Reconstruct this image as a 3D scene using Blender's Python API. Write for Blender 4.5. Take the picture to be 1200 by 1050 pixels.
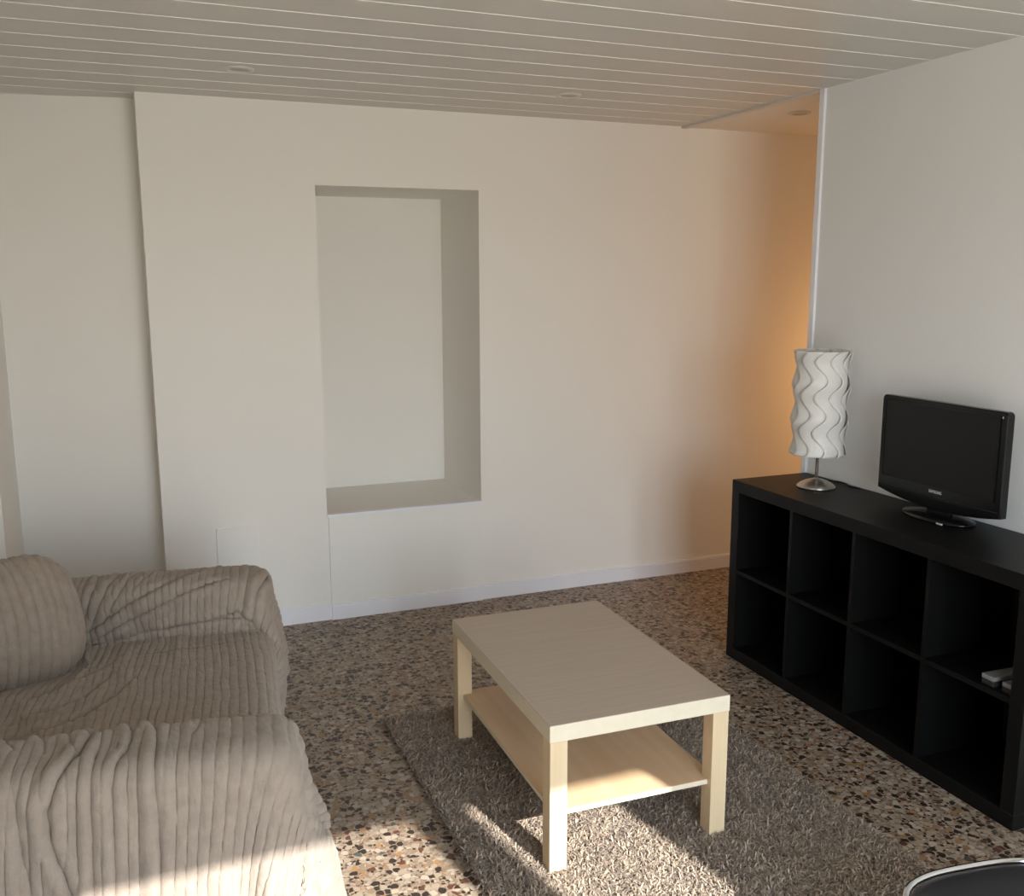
import bpy, bmesh, math, random
import numpy as np
from mathutils import Vector, Matrix

for o in list(bpy.data.objects):
    bpy.data.objects.remove(o)
S = bpy.context.scene
COL = S.collection
rng = np.random.default_rng(7)
random.seed(7)

# ------------------------------------------------------------------ camera
CAMP = Vector((-2.767, -3.388, 1.642))
YAW, PITCH, ROLL = -0.3825, -0.1755, -0.0021
FPX = 1130.9
cd = bpy.data.cameras.new('camera')
cam = bpy.data.objects.new('camera', cd)
COL.objects.link(cam)
cd.sensor_fit = 'HORIZONTAL'
cd.sensor_width = 36.0
cd.lens = 36.0 * FPX / 1200.0
cd.clip_start = 0.05
fw = Vector((-math.sin(YAW) * math.cos(PITCH), math.cos(YAW) * math.cos(PITCH), math.sin(PITCH)))
rt = Vector((math.cos(YAW), math.sin(YAW), 0))
up = rt.cross(fw)
cr, sr = math.cos(ROLL), math.sin(ROLL)
r2 = rt * cr + up * sr
u2 = up * cr - rt * sr
M = Matrix((r2, u2, -fw)).transposed().to_4x4()
M.translation = CAMP
cam.matrix_world = M
S.camera = cam

# ------------------------------------------------------------------ light
S.view_settings.view_transform = 'Standard'
S.view_settings.look = 'None'
S.view_settings.exposure = 1.10
S.view_settings.gamma = 1.0
S.view_settings.use_curve_mapping = False
S.cycles.max_bounces = 10
S.cycles.diffuse_bounces = 8
S.cycles.sample_clamp_indirect = 6.0
w = bpy.data.worlds.new('world')
S.world = w
w.use_nodes = True
wn = w.node_tree
bg = wn.nodes['Background']
tc = wn.nodes.new('ShaderNodeTexCoord')
sx = wn.nodes.new('ShaderNodeSeparateXYZ')
wr = wn.nodes.new('ShaderNodeValToRGB')
wn.links.new(tc.outputs['Generated'], sx.inputs[0])
mr = wn.nodes.new('ShaderNodeMapRange')
mr.inputs['From Min'].default_value = -1
mr.inputs['From Max'].default_value = 1
wn.links.new(sx.outputs['Z'], mr.inputs['Value'])
wn.links.new(mr.outputs[0], wr.inputs[0])
e = wr.color_ramp.elements
e[0].position = 0.0; e[0].color = (0.60, 0.57, 0.50, 1)
e[1].position = 1.0; e[1].color = (0.50, 0.70, 1.0, 1)
for pos, c in ((0.485, (0.60, 0.57, 0.50, 1)), (0.52, (0.95, 0.985, 1.0, 1)), (0.62, (0.77, 0.89, 1.0, 1))):
    k = e.new(pos); k.color = c
wn.links.new(wr.outputs[0], bg.inputs['Color'])
bg.inputs['Strength'].default_value = 6.2

sd = bpy.data.lights.new('sun', 'SUN')
sun = bpy.data.objects.new('sun', sd)
COL.objects.link(sun)
sun.location = (-1.5, -8, 5)
SUN_DIR = Vector((-0.20, 1.0, -0.60)).normalized()
sun.rotation_euler = SUN_DIR.to_track_quat('-Z', 'Y').to_euler()
sd.energy = 6.3
sd.angle = math.radians(0.6)
sd.color = (1.0, 0.96, 0.89)

# warm lamp burning in the hallway round the corner
ld = bpy.data.lights.new('hall_lamp_light', 'POINT')
hl = bpy.data.objects.new('hall_lamp_light', ld)
COL.objects.link(hl)
hl.location = (1.38, 0.58, 1.10)
ld.energy = 8.5
ld.color = (1.0, 0.50, 0.18)
ld.shadow_soft_size = 0.12


def portal(name, x0, x1, z0, z1, y):
    a = bpy.data.lights.new(name, 'AREA')
    o = bpy.data.objects.new(name, a)
    COL.objects.link(o)
    a.shape = 'RECTANGLE'
    a.size = x1 - x0
    a.size_y = z1 - z0
    a.cycles.is_portal = True
    o.location = ((x0 + x1) / 2, y, (z0 + z1) / 2)
    o.rotation_euler = (math.radians(90), 0, 0)
    return o


# ------------------------------------------------------------------ node helpers
def mat(name, base=(0.8, 0.8, 0.8), rough=0.6, metal=0.0, spec=0.5):
    m = bpy.data.materials.new(name)
    m.use_nodes = True
    nt = m.node_tree
    b = nt.nodes['Principled BSDF']
    b.inputs['Base Color'].default_value = (*base, 1)
    b.inputs['Roughness'].default_value = rough
    b.inputs['Metallic'].default_value = metal
    b.inputs['Specular IOR Level'].default_value = spec
    return m, nt, b


def N(nt, t, **kw):
    n = nt.nodes.new(t)
    for k, v in kw.items():
        setattr(n, k, v)
    return n


def noise(nt, scale, detail=3, rough=0.5, vec=None):
    n = N(nt, 'ShaderNodeTexNoise')
    n.inputs['Scale'].default_value = scale
    n.inputs['Detail'].default_value = detail
    n.inputs['Roughness'].default_value = rough
    if vec:
        nt.links.new(vec, n.inputs['Vector'])
    return n


def ramp(nt, src, stops, interp='LINEAR'):
    r = N(nt, 'ShaderNodeValToRGB')
    r.color_ramp.interpolation = interp
    el = r.color_ramp.elements
    while len(el) > 1:
        el.remove(el[-1])
    el[0].position = stops[0][0]; el[0].color = (*stops[0][1], 1)
    for p, c in stops[1:]:
        q = el.new(p); q.color = (*c, 1)
    nt.links.new(src, r.inputs[0])
    return r


def bump(nt, b, src, strength, dist):
    bp = N(nt, 'ShaderNodeBump')
    bp.inputs['Strength'].default_value = strength
    bp.inputs['Distance'].default_value = dist
    nt.links.new(src, bp.inputs['Height'])
    nt.links.new(bp.outputs[0], b.inputs['Normal'])
    return bp


def mixc(nt, fac, a, b_):
    m = N(nt, 'ShaderNodeMix', data_type='RGBA')
    if isinstance(fac, float):
        m.inputs[0].default_value = fac
    else:
        nt.links.new(fac, m.inputs[0])
    for i, v in ((6, a), (7, b_)):
        if isinstance(v, tuple):
            m.inputs[i].default_value = (*v, 1)
        else:
            nt.links.new(v, m.inputs[i])
    return m.outputs[2]


MT = {}


def build_materials():
    # painted plaster
    for nm, c in (('plaster', (0.80, 0.785, 0.75)), ('plaster_right', (0.76, 0.77, 0.775)), ('hall_plaster', (0.70, 0.68, 0.64))):
        m, nt, b = mat(nm, c, 0.75, spec=0.25)
        t = N(nt, 'ShaderNodeTexCoord')
        n1 = noise(nt, 60, 4, 0.6, t.outputs['Object'])
        bump(nt, b, n1.outputs[0], 0.12, 0.002)
        MT[nm] = m
    m, nt, b = mat('white_gloss_paint', (0.79, 0.80, 0.86), 0.4)
    MT['trim'] = m
    m, nt, b = mat('panel_paint', (0.78, 0.775, 0.74), 0.55)
    MT['panel'] = m
    m, nt, b = mat('ceiling_board', (0.577, 0.563, 0.535), 0.38, spec=0.4)
    t = N(nt, 'ShaderNodeTexCoord')
    mp = N(nt, 'ShaderNodeMapping'); mp.inputs['Scale'].default_value = (1.5, 40, 1)
    nt.links.new(t.outputs['Object'], mp.inputs[0])
    n1 = noise(nt, 3, 3, 0.5, mp.outputs[0])
    bump(nt, b, n1.outputs[0], 0.06, 0.002)
    MT['ceiling'] = m
    m, nt, b = mat('groove_white', (0.88, 0.88, 0.86), 0.35); MT['groove'] = m
    m, nt, b = mat('spot_ring', (0.58, 0.56, 0.53), 0.4); MT['spot_ring'] = m
    m, nt, b = mat('spot_dark', (0.42, 0.40, 0.37), 0.4); MT['spot_dark'] = m

    # terrazzo
    m, nt, b = mat('terrazzo', rough=0.42, spec=0.4)
    t = N(nt, 'ShaderNodeTexCoord')
    wob = noise(nt, 30, 2, 0.5, t.outputs['Object'])
    wm = N(nt, 'ShaderNodeVectorMath', operation='MULTIPLY_ADD')
    nt.links.new(wob.outputs['Color'], wm.inputs[0])
    wm.inputs[1].default_value = (0.012, 0.012, 0.012)
    nt.links.new(t.outputs['Object'], wm.inputs[2])

    def vor(scale, feat='F1', rnd=1.0):
        v = N(nt, 'ShaderNodeTexVoronoi', feature=feat, voronoi_dimensions='2D')
        v.inputs['Scale'].default_value = scale
        v.inputs['Randomness'].default_value = rnd
        nt.links.new(wm.outputs[0], v.inputs['Vector'])
        return v

    def sep(v):
        s_ = N(nt, 'ShaderNodeSeparateColor')
        nt.links.new(v.outputs['Color'], s_.inputs[0])
        return s_

    def less(a, val):
        q = N(nt, 'ShaderNodeMath', operation='LESS_THAN')
        nt.links.new(a, q.inputs[0]); q.inputs[1].default_value = val
        return q.outputs[0]

    def more(a, val):
        q = N(nt, 'ShaderNodeMath', operation='GREATER_THAN')
        nt.links.new(a, q.inputs[0]); q.inputs[1].default_value = val
        return q.outputs[0]

    def mul(a, c):
        q = N(nt, 'ShaderNodeMath', operation='MULTIPLY')
        nt.links.new(a, q.inputs[0]); nt.links.new(c, q.inputs[1])
        return q.outputs[0]

    cement = (0.242, 0.184, 0.134)
    # fine crumbs
    v0 = vor(150); s0 = sep(v0)
    c0 = ramp(nt, s0.outputs[0], [(0, (0.235, 0.181, 0.131)), (0.35, (0.293, 0.232, 0.174)), (0.58, (0.192, 0.139, 0.098)), (0.76, (0.345, 0.285, 0.223)), (0.88, (0.055, 0.035, 0.025))], 'CONSTANT')
    col = mixc(nt, 0.75, cement, c0.outputs[0])
    # middle chips
    for sc_, thr, dthr, stops in (
        (78, 0.80, 0.36, [(0, (0.293, 0.236, 0.177)), (0.30, (0.198, 0.139, 0.095)), (0.50, (0.367, 0.305, 0.243)), (0.64, (0.028, 0.018, 0.014)), (0.84, (0.132, 0.066, 0.043)), (0.93, (0.293, 0.139, 0.055))]),
        (44, 0.62, 0.40, [(0, (0.309, 0.250, 0.190)), (0.26, (0.382, 0.320, 0.255)), (0.46, (0.031, 0.022, 0.018)), (0.66, (0.221, 0.157, 0.105)), (0.80, (0.095, 0.041, 0.028)), (0.915, (0.293, 0.163, 0.072)), (0.97, (0.066, 0.076, 0.066))]),
    ):
        v = vor(sc_); ve = vor(sc_, 'DISTANCE_TO_EDGE'); s_ = sep(v)
        pick = less(s_.outputs[1], thr)
        inside = less(v.outputs['Distance'], dthr + 0.12)
        edge = more(ve.outputs['Distance'], 0.07)
        fac = mul(mul(pick, inside), edge)
        cc = ramp(nt, s_.outputs[0], stops, 'CONSTANT')
        col = mixc(nt, fac, col, cc.outputs[0])
    nt.links.new(col, b.inputs['Base Color'])
    MT['terrazzo'] = m

    # birch foil table
    for nm, c1, c2, sc_ in (('birch_top', (0.440, 0.361, 0.286), (0.484, 0.400, 0.321), (2.5, 60, 60)), ('birch_leg', (0.607, 0.467, 0.295), (0.656, 0.525, 0.353), (40, 40, 1.6)), ('birch_shelf', (0.608, 0.416, 0.248), (0.672, 0.496, 0.320), (26, 1.5, 26)), ('birch_edge', (0.640, 0.574, 0.443), (0.672, 0.615, 0.492), (30, 30, 30))):
        m, nt, b = mat(nm, c1, 0.45, spec=0.35)
        t = N(nt, 'ShaderNodeTexCoord')
        mp = N(nt, 'ShaderNodeMapping'); mp.inputs['Scale'].default_value = sc_
        nt.links.new(t.outputs['Object'], mp.inputs[0])
        n1 = noise(nt, 1.0, 5, 0.6, mp.outputs[0])
        r = ramp(nt, n1.outputs[0], [(0.3, c1), (0.7, c2)])
        nt.links.new(r.outputs[0], b.inputs['Base Color'])
        MT[nm] = m

    m, nt, b = mat('black_brown_foil', (0.003, 0.003, 0.003), 0.45, spec=0.22)
    t = N(nt, 'ShaderNodeTexCoord')
    mp = N(nt, 'ShaderNodeMapping'); mp.inputs['Scale'].default_value = (90, 3, 90)
    nt.links.new(t.outputs['Object'], mp.inputs[0])
    n1 = noise(nt, 1.0, 4, 0.6, mp.outputs[0])
    bump(nt, b, n1.outputs[0], 0.15, 0.001)
    MT['black'] = m
    m, nt, b = mat('black_back_panel', (0.006, 0.006, 0.006), 0.8, spec=0.1); MT['black_in'] = m

    # rug pile
    m, nt, b = mat('shag_pile', rough=0.85, spec=0.2)
    a = N(nt, 'ShaderNodeAttribute', attribute_name='tint')
    r = ramp(nt, a.outputs['Fac'], [(0, (0.162, 0.123, 0.092)), (0.5, (0.284, 0.226, 0.174)), (1, (0.455, 0.370, 0.294))])
    nt.links.new(r.outputs[0], b.inputs['Base Color'])
    b.inputs['Sheen Weight'].default_value = 0.2
    MT['pile'] = m
    m, nt, b = mat('rug_backing', (0.13, 0.115, 0.10), 0.95, spec=0.1); MT['backing'] = m

    # plush throw
    for nm, c1, c2 in (('plush_throw', (0.254, 0.211, 0.177), (0.311, 0.260, 0.218)), ('plush_cushion', (0.260, 0.214, 0.174), (0.317, 0.262, 0.217))):
        m, nt, b = mat(nm, c1, 0.9, spec=0.1)
        t = N(nt, 'ShaderNodeTexCoord')
        n1 = noise(nt, 260, 3, 0.7, t.outputs['Object'])
        n2 = noise(nt, 30, 3, 0.6, t.outputs['Object'])
        r = ramp(nt, n2.outputs[0], [(0.3, c1), (0.7, c2)])
        nt.links.new(r.outputs[0], b.inputs['Base Color'])
        b.inputs['Sheen Weight'].default_value = 0.22
        b.inputs['Sheen Roughness'].default_value = 0.5
        b.inputs['Sheen Tint'].default_value = (0.9, 0.86, 0.8, 1)
        bump(nt, b, n1.outputs[0], 0.55, 0.003)
        MT[nm] = m
    m, nt, b = mat('sofa_upholstery', (0.22, 0.20, 0.19), 0.9, spec=0.1); MT['upholstery'] = m
    m, nt, b = mat('sofa_foot', (0.05, 0.04, 0.035), 0.5); MT['foot'] = m

    m, nt, b = mat('tv_gloss_black', (0.005, 0.005, 0.006), 0.15, spec=0.35); MT['tv'] = m
    m, nt, b = mat('tv_matte_black', (0.012, 0.012, 0.012), 0.45); MT['tv_back'] = m
    m, nt, b = mat('tv_panel', (0.008, 0.008, 0.009), 0.35, spec=0.3); MT['screen'] = m
    m, nt, b = mat('logo_silver', (0.55, 0.56, 0.57), 0.4); MT['logo'] = m
    m, nt, b = mat('brushed_steel', (0.55, 0.52, 0.48), 0.32, metal=1.0); MT['steel'] = m
    m, nt, b = mat('chrome', (0.75, 0.76, 0.78), 0.10, metal=1.0); MT['chrome'] = m
    m, nt, b = mat('black_vinyl', (0.022, 0.022, 0.026), 0.42, spec=0.45)
    t = N(nt, 'ShaderNodeTexCoord')
    n1 = noise(nt, 180, 3, 0.6, t.outputs['Object'])
    bump(nt, b, n1.outputs[0], 0.15, 0.001)
    MT['vinyl'] = m
    m, nt, b = mat('shade_plastic', (0.90, 0.90, 0.89), 0.4)
    b.inputs['Transmission Weight'].default_value = 0.0
    tr = N(nt, 'ShaderNodeBsdfTranslucent'); tr.inputs[0].default_value = (0.8, 0.8, 0.78, 1)
    ms = N(nt, 'ShaderNodeMixShader'); ms.inputs[0].default_value = 0.30
    out = nt.nodes['Material Output']
    nt.links.new(b.outputs[0], ms.inputs[1]); nt.links.new(tr.outputs[0], ms.inputs[2])
    nt.links.new(ms.outputs[0], out.inputs[0])
    MT['shade'] = m
    m, nt, b = mat('black_rubber', (0.01, 0.01, 0.01), 0.5); MT['rubber'] = m
    m, nt, b = mat('remote_silver', (0.20, 0.20, 0.20), 0.4); MT['remote'] = m
    m, nt, b = mat('remote_black', (0.02, 0.02, 0.02), 0.5); MT['remote_black'] = m
    m, nt, b = mat('window_frame_paint', (0.75, 0.75, 0.72), 0.5); MT['wframe'] = m


build_materials()


# ------------------------------------------------------------------ mesh helpers
def link(name, me, m, parent=None, smooth=False):
    o = bpy.data.objects.new(name, me)
    COL.objects.link(o)
    if m is not None:
        me.materials.append(m)
    if parent is not None:
        o.parent = parent
    if smooth:
        me.polygons.foreach_set('use_smooth', [True] * len(me.polygons))
    return o


def from_bm(name, bm, m, parent=None, smooth=False):
    me = bpy.data.meshes.new(name)
    bmesh.ops.recalc_face_normals(bm, faces=bm.faces)
    bm.to_mesh(me)
    bm.free()
    return link(name, me, m, parent, smooth)


def box(bm, x0, x1, y0, y1, z0, z1, bev=0.0, seg=2, mi=0):
    r = bmesh.ops.create_cube(bm, size=1)
    vs = r['verts']
    for v in vs:
        v.co = Vector(((x0 + x1) / 2 + v.co.x * (x1 - x0), (y0 + y1) / 2 + v.co.y * (y1 - y0), (z0 + z1) / 2 + v.co.z * (z1 - z0)))
    if bev > 0:
        es = list({e_ for v in vs for e_ in v.link_edges})
        bmesh.ops.bevel(bm, geom=es, offset=bev, segments=seg, affect='EDGES', profile=0.6)


def boxobj(name, dims, m, parent=None, bev=0.0, seg=2):
    bm = bmesh.new()
    box(bm, *dims, bev=bev, seg=seg)
    return from_bm(name, bm, m, parent)


def lathe(bm, prof, n=48, cx=0, cy=0):
    rings = []
    for r, z in prof:
        if r < 1e-6:
            rings.append([bm.verts.new((cx, cy, z))])
        else:
            rings.append([bm.verts.new((cx + r * math.cos(2 * math.pi * k / n), cy + r * math.sin(2 * math.pi * k / n), z)) for k in range(n)])
    for a, b_ in zip(rings[:-1], rings[1:]):
        for k in range(n):
            k2 = (k + 1) % n
            if len(a) == 1 and len(b_) == 1:
                continue
            if len(a) == 1:
                bm.faces.new((a[0], b_[k], b_[k2]))
            elif len(b_) == 1:
                bm.faces.new((a[k], a[k2], b_[0]))
            else:
                bm.faces.new((a[k], a[k2], b_[k2], b_[k]))


def tube(bm, pts, r, n=12, closed=False, ry=None):
    pts = [Vector(p) for p in pts]
    m_ = len(pts)
    rings = []
    prev = None
    for i, p in enumerate(pts):
        if closed:
            t = (pts[(i + 1) % m_] - pts[i - 1]).normalized()
        else:
            t = (pts[min(i + 1, m_ - 1)] - pts[max(i - 1, 0)]).normalized()
        if prev is None:
            a = Vector((0, 0, 1)) if abs(t.z) < 0.9 else Vector((1, 0, 0))
            nx = t.cross(a).normalized()
        else:
            nx = (prev - t * prev.dot(t)).normalized()
        prev = nx
        ny = t.cross(nx)
        rings.append([bm.verts.new(p + nx * r * math.cos(2 * math.pi * k / n) + ny * r * math.sin(2 * math.pi * k / n)) for k in range(n)])
    rng_ = range(m_) if closed else range(m_ - 1)
    for i in rng_:
        a, b_ = rings[i], rings[(i + 1) % m_]
        for k in range(n):
            bm.faces.new((a[k], a[(k + 1) % n], b_[(k + 1) % n], b_[k]))
    if not closed:
        bm.faces.new(rings[0][::-1]); bm.faces.new(rings[-1])


def struct(name, bm_or_dims, m, bev=0.0, parent=None):
    if isinstance(bm_or_dims, tuple):
        o = boxobj(name, bm_or_dims, m, parent, bev)
    else:
        o = from_bm(name, bm_or_dims, m, parent)
    if parent is None:
        o['kind'] = 'structure'
    return o


def tag(o, label, cat, group=None, kind=None):
    o['label'] = label
    o['category'] = cat
    if group:
        o['group'] = group
    if kind:
        o['kind'] = kind
    return o


def empty(name, loc=(0, 0, 0), rz=0.0):
    o = bpy.data.objects.new(name, None)
    o.empty_display_size = 0.1
    COL.objects.link(o)
    o.location = loc
    o.rotation_euler = (0, 0, rz)
    return o


# ------------------------------------------------------------------ the room
H = 2.406
YF = 1.112            # far wall face
YW = -4.05            # inner face of the front (window) wall


def room():
    struct('floor', (-3.75, 2.8, -4.2, 1.95, -0.08, 0.0), MT['terrazzo'])
    # boarded ceiling: boards run along x, narrow grooves between them
    bm = bmesh.new()
    per, g, d = 0.19, 0.0065, 0.004
    ys = []
    y = -0.365 - 0.19 * 20
    edges = []
    while y < 1.5:
        edges.append(y)
        y += per
    prof = [(-4.2, H)]
    for e_ in edges:
        if e_ - g < -4.19 or e_ > 1.49:
            continue
        prof += [(e_ - g, H), (e_ - g + 0.001, H + d), (e_ - 0.001, H + d), (e_, H)]
    prof.append((1.5, H))
    prof += [(1.5, H + 0.1), (-4.2, H + 0.1)]
    x0, x1 = -3.75, 0.02
    va = [bm.verts.new((x0, a, b_)) for a, b_ in prof]
    vb = [bm.verts.new((x1, a, b_)) for a, b_ in prof]
    n = len(prof)
    for i in range(n):
        j = (i + 1) % n
        bm.faces.new((va[i], va[j], vb[j], vb[i]))
    co_ = struct('ceiling', bm, MT['ceiling'])
    co_.data.materials.append(MT['groove'])
    for p_ in co_.data.polygons:
        c_ = p_.center
        if c_.z > H + 0.001 and c_.z < H + 0.05 and p_.area < 0.2 and abs(p_.normal.x) < 0.5:
            p_.material_index = 1
    struct('ceiling_hall', (0.02, 2.8, -1.2, 1.5, H - 0.004, H + 0.1), MT['hall_plaster'])
    struct('trim_1', (-0.008, 0.026, 0.03, YF, H - 0.010, H + 0.001), MT['ceiling'])

    # far wall with a deep niche
    X0, X1 = -2.65, 2.8
    nx0, nx1, nz0, nz1, nd = -1.912, -1.127, 0.520, 2.052, 0.60
    bm = bmesh.new()
    yb = YF + nd + 0.1
    box(bm, X0, nx0, YF, yb, 0, H)
    box(bm, nx1, X1, YF, yb, 0, H)
    box(bm, nx0, nx1, YF, yb, nz1, H)
    box(bm, nx0, nx1, YF, yb, 0, nz0)
    box(bm, nx0, nx1, YF + nd, yb, nz0, nz1)
    struct('wall_far', bm, MT['plaster'])
    # boxed-in panel below the niche, slightly proud of the wall
    bm = bmesh.new()
    box(bm, -1.906, -1.128, YF - 0.010, YF + 0.005, 0.0, 0.512, bev=0.0015)
    struct('trim_2', bm, MT['panel'])
    struct('trim_3', (-1.914, -1.124, YF - 0.016, YF + 0.02, 0.512, 0.524), MT['trim'], bev=0.002)
    bm = bmesh.new()
    box(bm, -2.424, -2.236, YF - 0.008, YF + 0.002, 0.10, 0.505, bev=0.001)
    struct('trim_4', bm, MT['panel'])
    # baseboards
    def base(name, x0_, x1_, yy):
        bm_ = bmesh.new()
        box(bm_, x0_, x1_, yy - 0.012, yy, 0.0, 0.068)
        box(bm_, x0_, x1_, yy - 0.009, yy, 0.068, 0.076, bev=0.002)
        struct(name, bm_, MT['trim'])
    base('baseboard_far_left', -2.65, -1.906, YF)
    base('baseboard_niche', -1.906, -1.128, YF - 0.010)
    base('baseboard_far_right', -1.128, 2.7, YF)

    # recess at the left end of the far wall
    bm = bmesh.new()
    q = [(-3.26, 1.385), (-2.65, 1.275), (-2.65, 1.9), (-3.26, 1.9)]
    a = [bm.verts.new((x, yy, 0)) for x, yy in q]
    b_ = [bm.verts.new((x, yy, H)) for x, yy in q]
    for i in range(4):
        j = (i + 1) % 4
        bm.faces.new((a[i], a[j], b_[j], b_[i]))
    bm.faces.new(a); bm.faces.new(b_)
    struct('wall_recess', bm, MT['plaster'])
    struct('wall_pier', (-3.75, -3.245, 0.75, 1.9, 0, H), MT['plaster'])
    struct('wall_left', (-3.75, -3.62, -4.2, 0.75, 0, H), MT['plaster'])
    # right wall, thin, ends at the hallway opening
    struct('wall_right', (0.0, 0.10, -4.2, 0.0, 0, H), MT['plaster_right'])
    struct('trim_5', (-0.012, 0.112, 0.0, 0.030, 0, H), MT['trim'], bev=0.002)
    struct('wall_hall_end', (2.7, 2.8, -1.2, YF, 0, H), MT['hall_plaster'])
    struct('wall_hall_near', (0.10, 2.7, -1.2, -1.1, 0, H), MT['hall_plaster'])
    # front wall with the two glazed door openings behind the camera
    a0, a1, b0, b1, zt = -2.385, -1.365, -1.226, -0.782, 2.07
    bm = bmesh.new()
    box(bm, -3.62, a0, -4.2, YW, 0, H)
    box(bm, a1, b0, -4.2, YW, 0, H)
    box(bm, b1, 0.0, -4.2, YW, 0, H)
    box(bm, a0, a1, -4.2, YW, zt, H)
    box(bm, b0, b1, -4.2, YW, zt, H)
    struct('wall_front', bm, MT['plaster'])
    portal('daylight_portal_wide', a0, a1, 0.0, zt, -4.22)
    portal('daylight_portal_narrow', b0, b1, 0.0, zt, -4.22)
    for k, (x, yy) in enumerate(((-2.295, 0.495), (-0.93, 0.525), (0.268, 0.515))):
        sp = empty('ceiling_spotlight', (x, yy, H - (0.004 if x > 0 else 0)))
        bm = bmesh.new()
        lathe(bm, [(0.034, 0.004), (0.036, -0.006), (0.044, -0.008), (0.052, -0.005), (0.054, 0.0)], 40)
        from_bm('ring', bm, MT['spot_ring'], sp, True)
        bm = bmesh.new()
        lathe(bm, [(0.0, -0.0035), (0.030, -0.0035), (0.036, -0.0025)], 32)
        from_bm('lens', bm, MT['spot_dark'], sp, True)
        tag(sp, ('small round recessed ceiling spotlight above the left part of the far wall',
                 'small round recessed ceiling spotlight right of the niche, near the middle of the far wall',
                 'small round recessed spotlight in the warm-lit hallway ceiling')[k], 'spotlight', 'recessed ceiling spotlights')


room()


# ------------------------------------------------------------------ coffee table
def coffee_table():
    T = empty('coffee_table', (-1.769, -1.177, 0.0), -0.022)
    W_, L_, HT = 0.566, 0.888, 0.451
    bm = bmesh.new()
    box(bm, 0, W_, 0, L_, HT - 0.05, HT, bev=0.0012, seg=1)
    o = from_bm('tabletop', bm, MT['birch_top'], T)
    bm = bmesh.new()
    o.data.materials.append(MT['birch_edge'])
    for p in o.data.polygons:
        if abs(p.normal.z) < 0.5:
            p.material_index = 1
    s = 0.055
    for (x, y) in ((0, 0), (W_ - s, 0), (0, L_ - s), (W_ - s, L_ - s)):
        boxobj('leg', (x + 0.0015, x + s - 0.0015, y + 0.0015, y + s - 0.0015, 0.010, HT - 0.05), MT['birch_leg'], T, 0.0012, 1)
    bm = bmesh.new()
    box(bm, 0.022, W_ - 0.022, 0.022, L_ - 0.022, 0.170, 0.186, bev=0.001, seg=1)
    sh = from_bm('lower_shelf', bm, MT['birch_shelf'], T)
    sh.data.materials.append(MT['birch_edge'])
    for p in sh.data.polygons:
        if abs(p.normal.z) < 0.5:
            p.material_index = 1
    tag(T, 'pale birch coffee table with a lower shelf standing on the grey shag rug', 'table')


coffee_table()


# ------------------------------------------------------------------ cube shelf
def cube_shelf():
    T = empty('cube_shelf', (-0.39, -1.49, 0.0))
    D, L_, HT, t, ti = 0.385, 1.49, 0.79, 0.05, 0.016
    bl = MT['black']
    # local: x depth (0 front), y length
    boxobj('top_panel', (0, D, 0, L_, HT - t, HT), bl, T, 0.0015, 1)
    boxobj('bottom_panel', (0, D, 0, L_, 0, t), bl, T, 0.0015, 1)
    for y in (0, L_ - t):
        boxobj('side_panel', (0.0005, D, y, y + t, t, HT - t), bl, T, 0.001, 1)
    for k in (1, 2, 3):
        yc = t + k * 0.335 + (k - 1) * ti + (L_ - 2 * t - 4 * 0.335 - 3 * ti) / 2
        boxobj('divider', (0.003, D, yc, yc + ti, t, HT - t), bl, T)
    boxobj('middle_shelf', (0.002, D, t, L_ - t, HT / 2 - ti / 2, HT / 2 + ti / 2), bl, T)
    boxobj('back_panel', (D, D + 0.004, 0.002, L_ - 0.002, 0.002, HT - 0.002), MT['black_in'], T)
    tag(T, 'low black-brown open cube shelf unit with eight compartments against the right wall', 'shelf')


cube_shelf()


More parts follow.
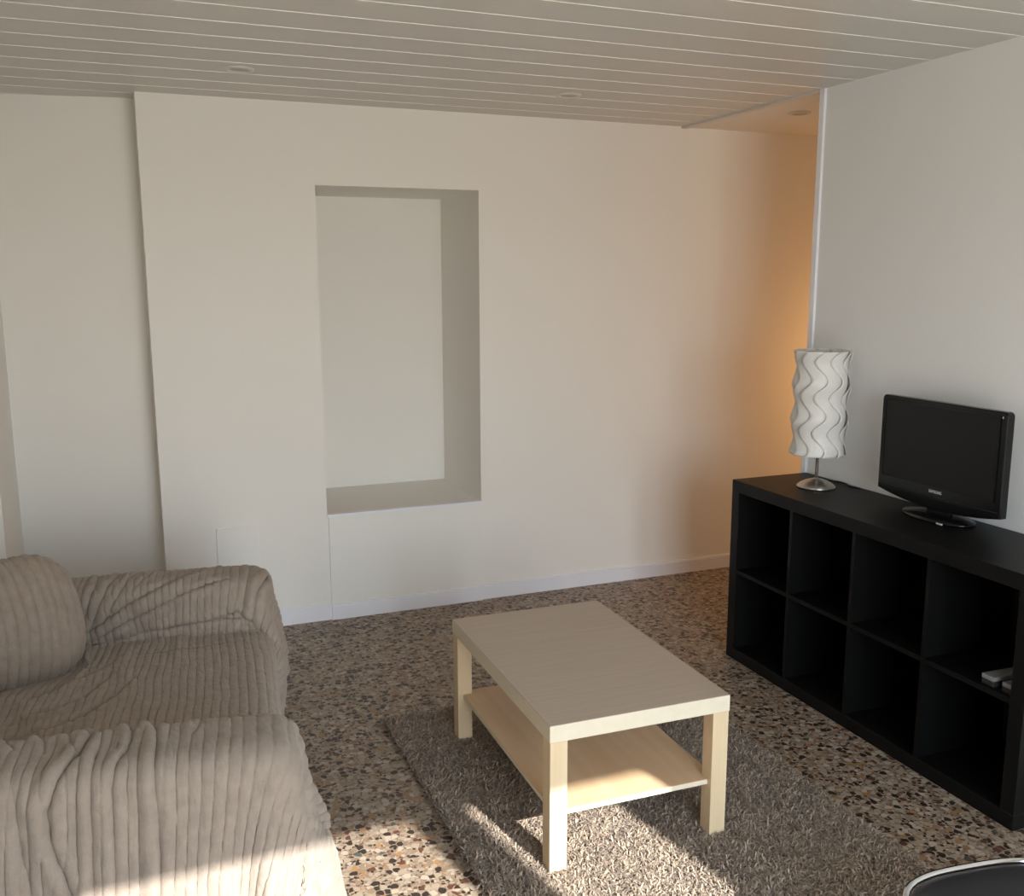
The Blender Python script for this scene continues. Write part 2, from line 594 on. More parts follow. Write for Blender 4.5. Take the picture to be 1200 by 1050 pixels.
# ------------------------------------------------------------------ television
def television():
    T = empty('television', (-0.105, -0.846, 0.79), 0.0)
    # local: screen faces -x; y across; z up
    w2, zb, zt = 0.280, 0.062, 0.417

    def outline(inset=0.0, curve=0.030):
        pts = []
        r = 0.016
        n = 24
        # bottom curve
        for i in range(n + 1):
            y = -w2 + inset + (2 * w2 - 2 * inset) * i / n
            u = y / w2
            pts.append((y, zb + inset - curve * (1 - u * u)))
        for cy, cz, a0 in ((w2 - r, zt - r, 0), (-w2 + r, zt - r, 90)):
            for k in range(5):
                a = math.radians(a0 + k * 22.5)
                pts.append((cy + (r - inset) * math.cos(a), cz + (r - inset) * math.sin(a)))
        return pts

    def extrude(name, layers, m, smooth=False):
        bm = bmesh.new()
        rings = []
        for x, ins in layers:
            rings.append([bm.verts.new((x, y, z)) for y, z in outline(ins)])
        n = len(rings[0])
        for a, b_ in zip(rings[:-1], rings[1:]):
            for k in range(n):
                bm.faces.new((a[k], a[(k + 1) % n], b_[(k + 1) % n], b_[k]))
        bm.faces.new(rings[0]); bm.faces.new(rings[-1])
        return from_bm(name, bm, m, T, smooth)
    HS = extrude('housing', [(-0.024, 0.004), (-0.020, 0.0), (0.004, 0.0), (0.012, 0.006)], MT['tv'])
    # back shell
    bm = bmesh.new()
    box(bm, 0.010, 0.052, -0.245, 0.245, 0.085, 0.33, bev=0.014, seg=3)
    from_bm('back_shell', bm, MT['tv_back'], T)
    # screen sits 2 mm into a bezel frame
    sy0, sy1, sz0, sz1 = -0.248, 0.255, 0.115, 0.397
    boxobj('screen', (-0.0252, -0.020, sy0, sy1, sz0, sz1), MT['screen'], T)
    bm = bmesh.new()
    q = 0.0275
    box(bm, -q, -0.02, sy0 - 0.006, sy0, sz0 - 0.006, sz1 + 0.006)
    box(bm, -q, -0.02, sy1, sy1 + 0.006, sz0 - 0.006, sz1 + 0.006)
    box(bm, -q, -0.02, sy0, sy1, sz1, sz1 + 0.006)
    box(bm, -q, -0.02, sy0, sy1, sz0 - 0.006, sz0)
    from_bm('bezel', bm, MT['tv'], HS)
    # speaker lip below the screen
    bm = bmesh.new()
    for k in range(24):
        pass
    box(bm, -0.0265, -0.02, -0.27, 0.27, 0.080, 0.0825)
    from_bm('speaker_slot', bm, MT['tv_back'], HS)
    tx = bpy.data.curves.new('maker_logo', 'FONT')
    tx.body = 'SAMSUNG'
    tx.size = 0.015
    tx.extrude = 0.0006
    tx.align_x = 'CENTER'; tx.align_y = 'CENTER'
    to = bpy.data.objects.new('tmp_logo', tx)
    COL.objects.link(to)
    dg = bpy.context.evaluated_depsgraph_get()
    me = bpy.data.meshes.new_from_object(to.evaluated_get(dg))
    bpy.data.objects.remove(to)
    co = np.empty(len(me.vertices) * 3); me.vertices.foreach_get('co', co)
    co = co.reshape(-1, 3)
    n_ = np.stack([-0.0270 - co[:, 2], -co[:, 0] * 0.85 - 0.005, 0.098 + co[:, 1]], 1)
    me.vertices.foreach_set('co', n_.ravel()); me.update()
    me.materials.clear()
    lg = link('maker_logo', me, MT['logo'], HS)
    lg['label'] = 'small pale silver lettering on the lower bezel'
    bm = bmesh.new()
    box(bm, -0.006, 0.02, -0.05, 0.05, 0.012, 0.07, bev=0.006)
    from_bm('neck', bm, MT['tv'], T)
    bm = bmesh.new()
    lathe(bm, [(0.0, 0.0), (0.97, 0.0), (1.0, 0.004), (0.98, 0.009), (0.6, 0.016), (0.0, 0.018)], 64)
    for v in bm.verts:
        v.co.y *= 0.150; v.co.x = v.co.x * 0.085 + 0.0
    SB = from_bm('stand_base', bm, MT['tv'], T, True)
    boxobj('sticker', (-0.0835, -0.0805, -0.100, -0.074, 0.004, 0.010), MT['logo'], SB)
    boxobj('power_light', (-0.0262, -0.0235, -0.262, -0.259, 0.395, 0.402), MT['logo'], HS)
    tag(T, 'small glossy black flat television on an oval stand on the cube shelf', 'television')


television()


# ------------------------------------------------------------------ lamp
def table_lamp():
    T = empty('table_lamp', (-0.166, -0.262, 0.79))
    bm = bmesh.new()
    lathe(bm, [(0, 0), (0.074, 0), (0.077, 0.003), (0.076, 0.007), (0.066, 0.016), (0.048, 0.026), (0.028, 0.033), (0.012, 0.037), (0.006, 0.042), (0, 0.042)], 56)
    from_bm('base', bm, MT['steel'], T, True)
    bm = bmesh.new()
    lathe(bm, [(0, 0.036), (0.0062, 0.036), (0.0062, 0.30), (0, 0.30)], 20)
    from_bm('pole', bm, MT['steel'], T, True)
    bm = bmesh.new()
    lathe(bm, [(0, 0.27), (0.02, 0.27), (0.02, 0.33), (0.026, 0.34), (0.03, 0.40), (0.02, 0.43), (0, 0.44)], 24)
    from_bm('bulb', bm, MT['shade'], T, True)
    # shade: overlapping wavy strips in a pinwheel round a drum
    NS, z0, z1, per = 11, 0.140, 0.560, 0.142
    R = 0.099
    nz, na = 84, 10
    for s in range(NS):
        a0 = 2 * math.pi * s / NS
        wid = 2 * math.pi / NS * 1.95
        verts, faces = [], []
        for i in range(nz + 1):
            z = z0 + (z1 - z0) * i / nz
            ph = 2 * math.pi * (z - z0) / per + 0.6
            sh = 0.25 * math.sin(ph)
            for j in range(na + 1):
                f = j / na
                a = a0 + sh + wid * f
                # the free edge (f = 0) stands off the drum
                rr = R - 0.004 + (0.013 + 0.007 * math.sin(ph + 1.2)) * (1 - f) ** 1.3
                verts.append((rr * math.cos(a), rr * math.sin(a), z))
        for i in range(nz):
            for j in range(na):
                k = i * (na + 1) + j
                faces.append((k, k + 1, k + na + 2, k + na + 1))
        me = bpy.data.meshes.new('shade_strip')
        me.from_pydata(verts, [], faces); me.update()
        o = link('shade_strip', me, MT['shade'], T, True)
        sm = o.modifiers.new('thick', 'SOLIDIFY'); sm.thickness = 0.0012; sm.offset = -1
    # rings that hold the strips
    for zz in (0.150, 0.550):
        bm = bmesh.new()
        tube(bm, [((R - 0.004) * math.cos(t_), (R - 0.004) * math.sin(t_), zz) for t_ in np.linspace(0, 2 * math.pi, 48, endpoint=False)], 0.0012, 6, True)
        from_bm('shade_ring', bm, MT['steel'], T, True)
    for k in range(3):
        a = k * 2.094
        bm = bmesh.new()
        tube(bm, [(0.005 * math.cos(a), 0.005 * math.sin(a), 0.29), ((R - 0.004) * math.cos(a), (R - 0.004) * math.sin(a), 0.16)], 0.0012, 6)
        from_bm('shade_spoke', bm, MT['steel'], T, True)
    # cord runs from the base to the wall
    bm = bmesh.new()
    pts = [(0.070, 0.0, 0.008), (0.085, 0.03, 0.006), (0.115, 0.07, 0.004), (0.145, 0.04, 0.004), (0.150, -0.01, 0.003), (0.130, -0.05, 0.003), (0.145, -0.10, 0.003)]
    sp = []
    P = [Vector(p) for p in pts]
    for i in range(len(P) - 1):
        p0, p1, p2, p3 = P[max(i - 1, 0)], P[i], P[i + 1], P[min(i + 2, len(P) - 1)]
        for t_ in np.linspace(0, 1, 8, endpoint=False):
            sp.append(0.5 * ((2 * p1) + (-p0 + p2) * t_ + (2 * p0 - 5 * p1 + 4 * p2 - p3) * t_ ** 2 + (-p0 + 3 * p1 - 3 * p2 + p3) * t_ ** 3))
    tube(bm, sp, 0.0028, 8)
    from_bm('power_cord', bm, MT['rubber'], T, True)
    tag(T, 'table lamp with a white wavy-strip drum shade and steel foot on the cube shelf', 'lamp')


table_lamp()


# ------------------------------------------------------------------ remotes in the shelf
def remotes():
    z = 0.403
    for k, (x, y, rz, ln, wd, lab) in enumerate((
            (-0.350, -1.341, -0.04, 0.17, 0.046, 'silver-topped remote control lying leftmost in the upper right compartment of the black shelf'),
            (-0.348, -1.412, -0.06, 0.14, 0.040, 'remote control half hidden by the right side panel of the black shelf'))):
        T = empty('remote_control', (x, y, z), rz)
        bm = bmesh.new()
        box(bm, -0.02, ln - 0.02, -wd / 2, wd / 2, 0.0003, 0.018, bev=0.003)
        from_bm('casing', bm, MT['remote_black'], T)
        bm = bmesh.new()
        box(bm, -0.0205, ln - 0.02, -wd / 2, wd / 2, 0.0182, 0.032, bev=0.002)
        c = from_bm('cover', bm, MT['remote'], T)
        c['label'] = 'silver upper cover'
        tag(T, lab, 'remote control', 'remote controls in the shelf')


remotes()


# ------------------------------------------------------------------ rug
def rug():
    x0, x1, y0, y1 = -1.955, -0.785, -1.86, -0.075
    T = boxobj('shag_rug', (x0, x1, y0, y1, 0.0, 0.010), MT['backing'], None, 0.003, 1)
    tag(T, 'grey-brown shag rug lying under the coffee table', 'rug')
    n = 130000
    px = rng.uniform(x0 - 0.002, x1 + 0.002, n)
    py = rng.uniform(y0, y1, n)
    # tufts lean in slowly varying directions, with clumps
    cl = rng.uniform(0, 1, (40, 4))
    ang = np.zeros(n)
    fx = np.zeros(n); fy = np.zeros(n)
    for c in cl:
        kx, ky = (c[0] - 0.5) * 110, (c[1] - 0.5) * 110
        ph = c[2] * 6.28
        fx += np.sin(kx * px + ky * py + ph)
        fy += np.sin(ky * px - kx * py + ph * 1.7 + 1)
    ang = np.arctan2(fy, fx) + rng.normal(0, 1.7, n)
    lean = np.clip(1.0 + rng.normal(0, 0.3, n), 0.2, 1.45)
    ln = rng.uniform(0.015, 0.026, n)
    w_ = rng.uniform(0.0013, 0.0023, n)
    dx, dy = np.cos(ang), np.sin(ang)
    side = ang + math.pi / 2 + rng.normal(0, 0.5, n)
    sx_, sy_ = np.cos(side), np.sin(side)
    hz = 0.008
    segs = 3
    V = np.zeros((n, (segs + 1) * 2, 3))
    for i in range(segs + 1):
        t = i / segs
        a = lean * t * 1.15
        r = ln * t * np.sin(a)
        z = hz + ln * t * np.cos(a)
        ww = w_ * (1.0 if i < segs else 0.55)
        cx_, cy_ = px + dx * r, py + dy * r
        V[:, 2 * i, 0] = cx_ - sx_ * ww; V[:, 2 * i, 1] = cy_ - sy_ * ww; V[:, 2 * i, 2] = z
        V[:, 2 * i + 1, 0] = cx_ + sx_ * ww; V[:, 2 * i + 1, 1] = cy_ + sy_ * ww; V[:, 2 * i + 1, 2] = z + 0.0008
    nv = (segs + 1) * 2
    base = (np.arange(n) * nv)[:, None, None]
    q = np.array([[2 * i, 2 * i + 1, 2 * i + 3, 2 * i + 2] for i in range(segs)])[None]
    F = (base + q).reshape(-1, 4)
    me = bpy.data.meshes.new('pile')
    me.vertices.add(n * nv)
    me.vertices.foreach_set('co', V.ravel())
    me.loops.add(F.size)
    me.loops.foreach_set('vertex_index', F.ravel().astype(np.int32))
    me.polygons.add(len(F))
    me.polygons.foreach_set('loop_start', np.arange(0, F.size, 4, dtype=np.int32))
    me.polygons.foreach_set('loop_total', np.full(len(F), 4, dtype=np.int32))
    at = me.attributes.new('tint', 'FLOAT', 'POINT')
    at.data.foreach_set('value', np.repeat(rng.uniform(0, 1, n), nv))
    me.update(calc_edges=True)
    o = link('pile', me, MT['pile'], T, True)
    o['kind'] = 'stuff'


rug()


# ------------------------------------------------------------------ sofa (local frame turned a few degrees)
TH = -0.1135
SO = np.array([-2.345, 0.0])
cT, sT = math.cos(TH), math.sin(TH)
ARM_Z, SEAT_Z = 0.595, 0.420
FA = (-0.055, 0.150)      # far arm, y' span
NA = (-1.355, -1.140)     # near arm
BK = -0.98                # front of the backrest
BOXES = [  # x0,x1,y0,y1,z0,z1,radius
    (-1.13, 0.0, FA[0], FA[1], 0.10, ARM_Z, 0.055),
    (-1.13, 0.025, NA[0], NA[1], 0.10, ARM_Z, 0.035),
    (-0.25, 0.110, NA[0] + 0.085, NA[1] + 0.06, 0.0, 0.28, 0.08),
    (-1.13, -0.005, NA[0] + 0.1, FA[0] + 0.1, 0.10, SEAT_Z - 0.01, 0.05),
    (-1.13, BK, NA[0], FA[1], 0.10, 0.66, 0.05),
]
CUSH_C = np.array([-0.785, -0.262, 0.588])
CUSH_R = np.array([0.215, 0.200, 0.110])      # half width, half height, half thickness
CN = np.array([0.43, -0.90, 0.0]); CN /= np.linalg.norm(CN)
CW = np.array([-CN[1], CN[0], 0.0])
CL = math.radians(35)
CUSH_M = np.stack([CW, np.array([0, 0, 1.0]) * math.cos(CL) - CN * math.sin(CL), CN * math.cos(CL) + np.array([0, 0, 1.0]) * math.sin(CL)])
CEX = np.array([3.2, 3.0, 2.3])


def cush_f(Q):
    return (np.abs(Q / CUSH_R) ** CEX).sum(-1)


def sdf(P):
    d = np.full(len(P), 10.0)
    for x0, x1, y0, y1, z0, z1, r in BOXES:
        c = np.array([(x0 + x1) / 2, (y0 + y1) / 2, (z0 + z1) / 2])
        h = np.array([(x1 - x0) / 2, (y1 - y0) / 2, (z1 - z0) / 2]) - r
        q = np.abs(P - c) - h
        dd = np.linalg.norm(np.maximum(q, 0), axis=1) + np.minimum(q.max(1), 0) - r
        k = 0.015
        hh = np.clip(0.5 + 0.5 * (dd - d) / k, 0, 1)
        d = dd * (1 - hh) + d * hh - k * hh * (1 - hh)
    e_ = cush_f((P - CUSH_C) @ CUSH_M.T) ** (1 / 3.0)
    dc = (e_ - 1) * 0.12
    d = np.minimum(d, dc)
    return d


def grad(P, d0):
    g = np.zeros_like(P)
    h = 1e-4
    for i in range(3):
        Q = P.copy(); Q[:, i] += h
        g[:, i] = (sdf(Q) - d0) / h
    n = np.linalg.norm(g, axis=1, keepdims=True)
    return g / np.maximum(n, 1e-6)


def drape():
    h = 0.022
    # profile polyline in (y', z) from the outside of the far arm to the outside of the near arm
    prof = [(FA[1] + 0.03, 0.20), (FA[1] + 0.03, ARM_Z + 0.03), (FA[0] - 0.01, ARM_Z + 0.03), (FA[0] - 0.045, SEAT_Z + 0.03),
            (NA[1] + 0.045, SEAT_Z + 0.03), (NA[1] + 0.01, ARM_Z + 0.03), (NA[0] - 0.03, ARM_Z + 0.03), (NA[0] - 0.035, 0.08)]
    prof = np.array(prof)
    sl = np.r_[0, np.cumsum(np.linalg.norm(np.diff(prof, axis=0), axis=1))]
    total = sl[-1]
    nv = int(total * 1.03 / h)
    sv = np.linspace(0, total, nv)
    py_ = np.interp(sv, sl, prof[:, 0]); pz_ = np.interp(sv, sl, prof[:, 1])
    # across: slack gathered toward the back half
    nu = 67
    # the throw hangs lower in front at the near arm than at the far one
    W = np.interp(sv, [0, 0.45, 0.9, total - 0.8, total], [1.23, 1.25, 1.33, 1.45, 1.55])
    hu = (W / (nu - 1))[:, None]
    RU = hu * np.arange(nu)[None]
    P = np.zeros((nv, nu, 3))
    P[..., 0] = np.interp(RU, [0, 0.69, 1.09, 1.7], [-0.97, -0.350, 0.01, 0.60])
    P[..., 1] = py_[:, None]
    P[..., 2] = pz_[:, None]
    r_ = np.random.default_rng(3)
    # low frequency perturbation seeds the folds
    jj, ii = np.meshgrid(np.arange(nv), np.arange(nu), indexing='ij')
    for _ in range(26):
        ku, kv = r_.uniform(-0.42, 0.42), r_.uniform(-0.22, 0.22)
        P[..., 2] += 0.0045 * np.sin(ku * ii + kv * jj + r_.uniform(0, 6.28))
        P[..., 1] += 0.0028 * np.sin(ku * ii + kv * jj + r_.uniform(0, 6.28))
    # skew the sheet: the throw lies slightly askew on the seat
    V = np.zeros_like(P)
    rest_v = total * 1.03 / (nv - 1)
    pin = np.zeros((nv, nu), bool)
    pin[:, 0] = True
    cons = []

    def add(a_sl, b_sl, L, st):
        cons.append((a_sl, b_sl, L, st))
    for ph in (0, 1):
        add((slice(None), slice(ph, nu - 1, 2)), (slice(None), slice(ph + 1, nu, 2)), hu, 1.0)
        add((slice(ph, nv - 1, 2), slice(None)), (slice(ph + 1, nv, 2), slice(None)), rest_v, 1.0)
    diag = np.sqrt(hu ** 2 + rest_v ** 2)
    for ph in (0, 1):
        add((slice(ph, nv - 1, 2), slice(0, nu - 1)), (slice(ph + 1, nv, 2), slice(1, nu)), diag, 0.25)
        add((slice(ph, nv - 1, 2), slice(1, nu)), (slice(ph + 1, nv, 2), slice(0, nu - 1)), diag, 0.25)
    # bending: stiff along the ribs (v), soft across them
    for ph in range(4):
        add((slice(None), slice(ph, nu - 2, 4)), (slice(None), slice(ph + 2, nu, 4)), 2 * hu, 0.03)
        add((slice(ph, nv - 2, 4), slice(None)), (slice(ph + 2, nv, 4), slice(None)), 2 * rest_v, 0.10)
    w_ = np.where(pin, 0.0, 1.0)
    dt = 1 / 60
    thick = 0.011
    steps = 230
    for s_ in range(steps):
        V[..., 2] -= 9.8 * dt
        V *= 0.965
        P0 = P.copy()
        P = P + V * dt * w_[..., None]
        for it in range(7):
            for a, b_, L0, st in cons:
                A = P[a]; B = P[b_]
                m0 = min(A.shape[0], B.shape[0]); m1 = min(A.shape[1], B.shape[1])
                L = L0[a[0]][:m0] if isinstance(L0, np.ndarray) else L0
                A = A[:m0, :m1]; B = B[:m0, :m1]
                wa = w_[a][:m0, :m1]; wb = w_[b_][:m0, :m1]
                dlt = B - A
                ln = np.sqrt((dlt ** 2).sum(-1)) + 1e-9
                ws = wa + wb
                c = st * (ln - L) / ln / np.maximum(ws, 1e-6)
                if st < 0.2:
                    c = np.where(ln < L, c, 0)
                corr = dlt * c[..., None]
                P[a][:m0, :m1] += corr * wa[..., None]
                P[b_][:m0, :m1] -= corr * wb[..., None]
            if it % 3 == 2 or it == 6:
                F = P.reshape(-1, 3)
                d = sdf(F)
                idx = np.where(d < thick)[0]
                if len(idx):
                    g = grad(F[idx], d[idx])
                    push = (thick - d[idx])[:, None] * g
                    F[idx] += push
                    # friction
                    mv = F[idx] - P0.reshape(-1, 3)[idx]
                    tn = mv - (mv * g).sum(1, keepdims=True) * g
                    F[idx] -= tn * 0.85
                F[:, 2] = np.maximum(F[:, 2], 0.012)
                P = F.reshape(nv, nu, 3)
        V = (P - P0) / dt
        sp = np.linalg.norm(V, axis=-1, keepdims=True)
        V *= np.minimum(1, 2.0 / np.maximum(sp, 1e-6))
    return P, RU, rest_v


def cubic_up(P, axis, k):
    """Catmull-Rom upsample along one axis."""
    P = np.moveaxis(P, axis, 0)
    n = P.shape[0]
    pos = np.arange((n - 1) * k + 1) / k
    i = np.minimum(pos.astype(int), n - 2)
    t = (pos - i)[:, None, None]
    a = P[np.maximum(i - 1, 0)]; b_ = P[i]; c = P[i + 1]; d = P[np.minimum(i + 2, n - 1)]
    out = 0.5 * (2 * b_ + (c - a) * t + (2 * a - 5 * b_ + 4 * c - d) * t ** 2 + (-a + 3 * b_ - 3 * c + d) * t ** 3)
    return np.moveaxis(out, 0, axis)


def smooth2(P, n=1):
    for _ in range(n):
        Q = P.copy()
        Q[1:-1] = 0.5 * P[1:-1] + 0.25 * (P[:-2] + P[2:])
        P = Q.copy()
        P[:, 1:-1] = 0.5 * Q[:, 1:-1] + 0.25 * (Q[:, :-2] + Q[:, 2:])
    return P


def normals(P):
    du = np.gradient(P, axis=1); dv = np.gradient(P, axis=0)
    n = np.cross(dv, du)
    return n / np.maximum(np.linalg.norm(n, axis=-1, keepdims=True), 1e-9)


def lattice_noise(shape, cell, r_):
    a = r_.uniform(-1, 1, (shape[0] // cell + 3, shape[1] // cell + 3))
    yi = np.arange(shape[0]) / cell; xi = np.arange(shape[1]) / cell
    y0 = yi.astype(int); x0 = xi.astype(int)
    ty = (yi - y0); tx = (xi - x0)
    ty = (ty * ty * (3 - 2 * ty))[:, None]; tx = (tx * tx * (3 - 2 * tx))[None]
    A = a[np.ix_(y0, x0)]; B = a[np.ix_(y0, x0 + 1)]; C = a[np.ix_(y0 + 1, x0)]; D = a[np.ix_(y0 + 1, x0 + 1)]
    return (A * (1 - tx) + B * tx) * (1 - ty) + (C * (1 - tx) + D * tx) * ty


def grid_mesh(name, P, m, parent, to_world=True):
    nv, nu = P.shape[:2]
    F = P.reshape(-1, 3)
    idx = np.arange(nv * nu).reshape(nv, nu)
    q = np.stack([idx[:-1, :-1], idx[:-1, 1:], idx[1:, 1:], idx[1:, :-1]], -1).reshape(-1, 4)
    me = bpy.data.meshes.new(name)
    me.vertices.add(len(F)); me.vertices.foreach_set('co', F.ravel())
    me.loops.add(q.size); me.loops.foreach_set('vertex_index', q.ravel().astype(np.int32))
    me.polygons.add(len(q))
    me.polygons.foreach_set('loop_start', np.arange(0, q.size, 4, dtype=np.int32))
    me.polygons.foreach_set('loop_total', np.full(len(q), 4, dtype=np.int32))
    me.update(calc_edges=True)
    return link(name, me, m, parent, True)


def rib(u, per=0.0245):
    f = (u / per) % 1.0
    return np.sqrt(np.maximum(0, 1 - (2 * f - 1) ** 2 * 0.98))


CREASES = [  # (polyline of (u, v) on the throw, depth, width)
    ([(0.437, 2.05), (0.419, 2.186), (0.378, 2.276), (0.357, 2.32), (0.365, 2.38), (0.42, 2.50), (0.44, 2.75)], 0.020, 0.016),
    ([(0.440, 2.06), (0.450, 2.20), (0.448, 2.40), (0.455, 2.75)], 0.016, 0.012),
    ([(0.505, 2.10), (0.515, 2.20), (0.489, 2.29), (0.494, 2.45), (0.49, 2.8)], 0.017, 0.012),
    ([(0.547, 2.04), (0.576, 2.20), (0.582, 2.343), (0.59, 2.55), (0.59, 2.8)], 0.018, 0.013),
    ([(0.84, 2.12), (0.915, 2.18), (1.01, 2.22), (1.09, 2.31), (1.16, 2.42)], 0.026, 0.016),
    ([(0.20, 2.05), (0.23, 2.12), (0.27, 2.17)], 0.012, 0.013),
    ([(0.26, 2.03), (0.31, 2.12), (0.33, 2.19)], 0.013, 0.013),
    ([(0.33, 2.04), (0.365, 2.11), (0.40, 2.20)], 0.012, 0.012),
    ([(0.395, 2.02), (0.40, 2.10), (0.43, 2.17)], 0.010, 0.011),
    ([(0.48, 2.02), (0.50, 2.08), (0.525, 2.18)], 0.012, 0.012),
    ([(0.53, 2.02), (0.54, 2.07), (0.57, 2.15)], 0.010, 0.011),
    ([(0.64, 2.03), (0.66, 2.10), (0.65, 2.17)], 0.008, 0.013),
    ([(0.15, 2.20), (0.19, 2.35), (0.24, 2.55), (0.27, 2.8)], 0.012, 0.025),
    ([(0.28, 2.25), (0.31, 2.40), (0.35, 2.60), (0.36, 2.8)], 0.010, 0.022),
    ([(0.15, 0.82), (0.251, 0.79), (0.38, 0.714), (0.565, 0.640), (0.66, 0.55)], 0.016, 0.015),
    ([(0.15, 0.86), (0.252, 0.825), (0.346, 0.781), (0.569, 0.700), (0.72, 0.665)], 0.015, 0.014),
    ([(0.18, 0.93), (0.29, 0.855), (0.42, 0.815), (0.617, 0.800), (0.80, 0.800)], 0.012, 0.014),
    ([(0.258, 0.50), (0.264, 0.647), (0.215, 0.803)], 0.012, 0.013),
    ([(0.35, 0.50), (0.302, 0.669), (0.245, 0.79)], 0.013, 0.013),
    ([(0.405, 0.50), (0.359, 0.669), (0.29, 0.77)], 0.011, 0.012),
    ([(0.47, 0.50), (0.44, 0.60), (0.39, 0.69)], 0.008, 0.011),
    ([(0.10, 1.56), (0.228, 1.517), (0.31, 1.45), (0.387, 1.316), (0.43, 1.20)], 0.018, 0.024),
    ([(0.10, 1.45), (0.205, 1.383), (0.285, 1.316), (0.345, 1.16)], 0.014, 0.022),
    ([(0.12, 1.28), (0.22, 1.20), (0.33, 1.08), (0.38, 0.97)], 0.010, 0.018),
    ([(0.82, 0.60), (0.80, 0.70), (0.805, 0.80)], 0.020, 0.012),
    ([(0.815, 0.81), (0.75, 0.775), (0.64, 0.805)], 0.008, 0.010),
    ([(0.42, 1.00), (0.60, 0.99), (0.78, 0.96)], 0.005, 0.012),
]


def creases(P, n, U, Vv):
    D = np.zeros(U.shape)
    for pl, dep, wd in CREASES:
        pl = np.array(pl)
        best = np.full(U.shape, 9.0); sg = np.ones(U.shape); along = np.zeros(U.shape)
        L = 0
        segs = np.linalg.norm(np.diff(pl, axis=0), axis=1)
        for k in range(len(pl) - 1):
            a, b_ = pl[k], pl[k + 1]
            d = b_ - a
            t = np.clip(((U - a[0]) * d[0] + (Vv - a[1]) * d[1]) / (d @ d), 0, 1)
            ex, ey = U - a[0] - t * d[0], Vv - a[1] - t * d[1]
            dist = np.hypot(ex, ey)
            m_ = dist < best
            best = np.where(m_, dist, best)
            sg = np.where(m_, np.sign(d[0] * ey - d[1] * ex), sg)
            along = np.where(m_, (L + t * segs[k]) / segs.sum(), along)
            L += segs[k]
        env = np.sqrt(np.clip(np.sin(np.clip(along, 0.04, 0.97) * math.pi), 0, 1))
        s_ = best * sg
        D += env * dep * (-1.25 * np.exp(-(s_ / (0.45 * wd)) ** 2) + 0.75 * np.exp(-((s_ - 1.1 * wd) / wd) ** 2) + 0.35 * np.exp(-((s_ + 1.2 * wd) / wd) ** 2))
    P = P + n * D[..., None]
    n2 = normals(P)
    if (n2 * n).sum() < 0:
        n2 = -n2
    return P, n2


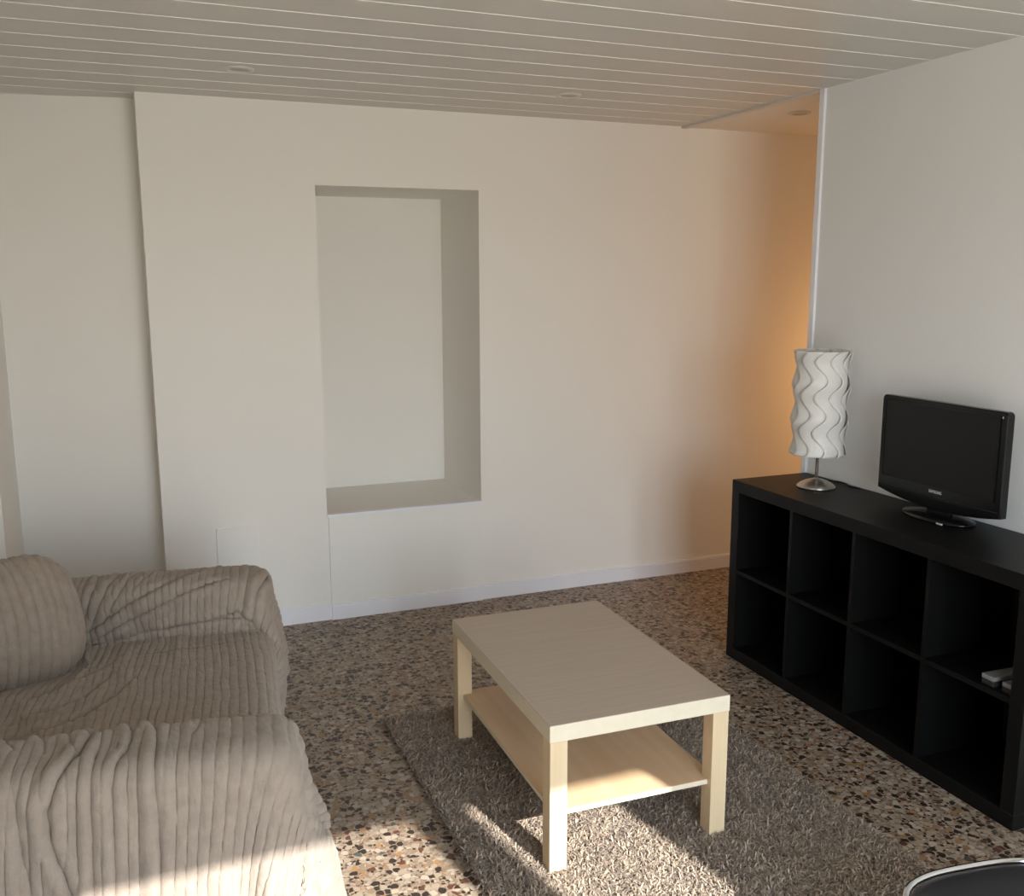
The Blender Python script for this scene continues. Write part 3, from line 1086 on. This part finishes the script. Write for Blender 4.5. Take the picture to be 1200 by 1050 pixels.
def sofa():
    rzl = TH
    T = empty('sofa', (SO[0], SO[1], 0), rzl)
    up_ = MT['upholstery']
    e_ = 0.004
    boxobj('arm', (-1.13, 0, FA[0] + e_, FA[1] - e_, 0.10, ARM_Z - e_), up_, T, 0.05, 5)
    boxobj('arm', (-1.13, 0, NA[0] + e_, NA[1] - e_, 0.10, ARM_Z - e_), up_, T, 0.05, 5)
    boxobj('base', (-1.12, -0.02, NA[1] + e_, FA[0] - e_, 0.10, 0.26), up_, T, 0.01)
    boxobj('seat_cushion', (BK + 0.005, -0.006, NA[1] + 0.003, FA[0] - 0.003, 0.262, SEAT_Z - 0.012), up_, T, 0.045, 5)
    boxobj('backrest', (-1.13, BK, NA[1] + e_, FA[0] - e_, 0.262, 0.655), up_, T, 0.045, 5)
    for x in (-1.08, -0.08):
        for y in (NA[0] + 0.06, FA[1] - 0.10):
            bm = bmesh.new()
            lathe(bm, [(0, 0), (0.020, 0), (0.026, 0.102), (0, 0.102)], 20, x, y)
            from_bm('foot', bm, MT['foot'], T, True)
    tag(T, 'two-seat sofa hidden under ribbed beige throws at the left edge', 'sofa')

    r_ = np.random.default_rng(11)
    P, RU, rv = drape()
    P = smooth2(P, 1)
    ku, kv = 8, 4
    RU = cubic_up(cubic_up(RU[..., None], 1, ku), 0, kv)[..., 0]
    P = cubic_up(P, 1, ku); P = cubic_up(P, 0, kv)
    n = normals(P)
    if n[P.shape[0] // 2, P.shape[1] // 2, 2] < 0:
        n = -n
    nvv, nuu = P.shape[:2]
    vv = (np.arange(nvv) * rv / kv)[:, None] * np.ones((1, nuu))
    P, n = creases(P, n, RU - 0.19, vv)
    u = RU + 0.0035 * lattice_noise((nvv, nuu), 18, r_)
    amp = 0.0056 * (1 + 0.12 * lattice_noise((nvv, nuu), 6, r_))
    hgt = rib(u) * amp + 0.0011 * lattice_noise((nvv, nuu), 2, r_) + 0.0005 * r_.uniform(-1, 1, (nvv, nuu))
    P = P + n * hgt[..., None]
    o = grid_mesh('throw_blanket', P, MT['plush_throw'], None)
    o.location = (SO[0], SO[1], 0); o.rotation_euler = (0, 0, rzl)
    sm = o.modifiers.new('thick', 'SOLIDIFY'); sm.thickness = 0.005; sm.offset = -1
    tag(o, 'large ribbed beige plush throw draped over the seat and both arms of the sofa', 'blanket')

    # back cushion wrapped in the same ribbed plush
    nth, nph = 260, 380
    th = np.linspace(-math.pi, math.pi, nth)       # round the width axis
    TT, AA = np.meshgrid(th, np.sin(np.linspace(-1, 1, nph) * math.pi / 2), indexing='ij')
    rr = np.sqrt(np.maximum(0, 1 - AA ** 2))
    D3 = np.stack([AA * CUSH_R[0], rr * np.cos(TT) * CUSH_R[1], rr * np.sin(TT) * CUSH_R[2]], -1)
    lo = np.full(AA.shape, 0.5); hi = np.full(AA.shape, 2.5)
    for _ in range(30):
        mid = (lo + hi) / 2
        big = cush_f(D3 * mid[..., None]) > 1
        hi = np.where(big, mid, hi); lo = np.where(big, lo, mid)
    Q = D3 * lo[..., None]
    nn = CEX * np.abs(Q / CUSH_R) ** (CEX - 1) * np.sign(Q) / CUSH_R
    nn /= np.maximum(np.linalg.norm(nn, axis=-1, keepdims=True), 1e-9)
    lump = lattice_noise((nth, nph), 40, r_) * 0.004
    fade = np.clip(1 - np.abs(nn[..., 0]) ** 3, 0, 1)
    ua = Q[..., 0] + 0.004 * lattice_noise((nth, nph), 24, r_) + 0.6 * Q[..., 1] ** 2
    Q = Q + nn * ((rib(ua, 0.030) * 0.0100 + lump + 0.001 * lattice_noise((nth, nph), 2, r_)) * fade)[..., None]
    Q = Q @ CUSH_M + CUSH_C
    o = grid_mesh('back_cushion', Q, MT['plush_cushion'], None)
    o.location = (SO[0], SO[1], 0); o.rotation_euler = (0, 0, rzl)
    tag(o, 'plump ribbed beige plush cushion leaning in the far back corner of the sofa', 'cushion')


sofa()


# ------------------------------------------------------------------ low stool in the near right corner
def stool():
    T = empty('low_stool', (-1.068, -2.134, 0), -0.13)
    a_, b_, zs = 0.245, 0.232, 0.30

    def loop(ins, z, n=72):
        out_ = []
        for k in range(n):
            a = 2 * math.pi * k / n
            c, s = math.cos(a), math.sin(a)
            q = (abs(c) ** 3.2 + abs(s) ** 3.2) ** (-1 / 3.2)
            out_.append(((a_ - ins) * q * c, (b_ - ins) * q * s, z))
        return out_
    bm = bmesh.new()
    tube(bm, loop(0, zs), 0.0082, 14, True)
    from_bm('seat_rim', bm, MT['chrome'], T, True)
    bm = bmesh.new()
    rings = [[bm.verts.new(p) for p in loop(ins, zs + dz)] for ins, dz in ((0.0085, -0.016), (0.010, -0.004), (0.016, 0.003), (0.030, 0.007), (0.080, 0.010))]
    n = len(rings[0])
    for p, q in zip(rings[:-1], rings[1:]):
        for k in range(n):
            bm.faces.new((p[k], p[(k + 1) % n], q[(k + 1) % n], q[k]))
    bm.faces.new(rings[-1]); bm.faces.new(rings[0][::-1])
    from_bm('seat', bm, MT['vinyl'], T, True)
    for sx_ in (-1, 1):
        for sy_ in (-1, 1):
            bm = bmesh.new()
            tube(bm, [(sx_ * 0.17, sy_ * 0.16, zs - 0.012), (sx_ * 0.185, sy_ * 0.175, 0.15), (sx_ * 0.195, sy_ * 0.185, 0.0)], 0.010, 12)
            from_bm('leg', bm, MT['chrome'], T, True)
    tag(T, 'low chrome-rimmed stool with a black padded seat at the near right corner', 'stool')


stool()
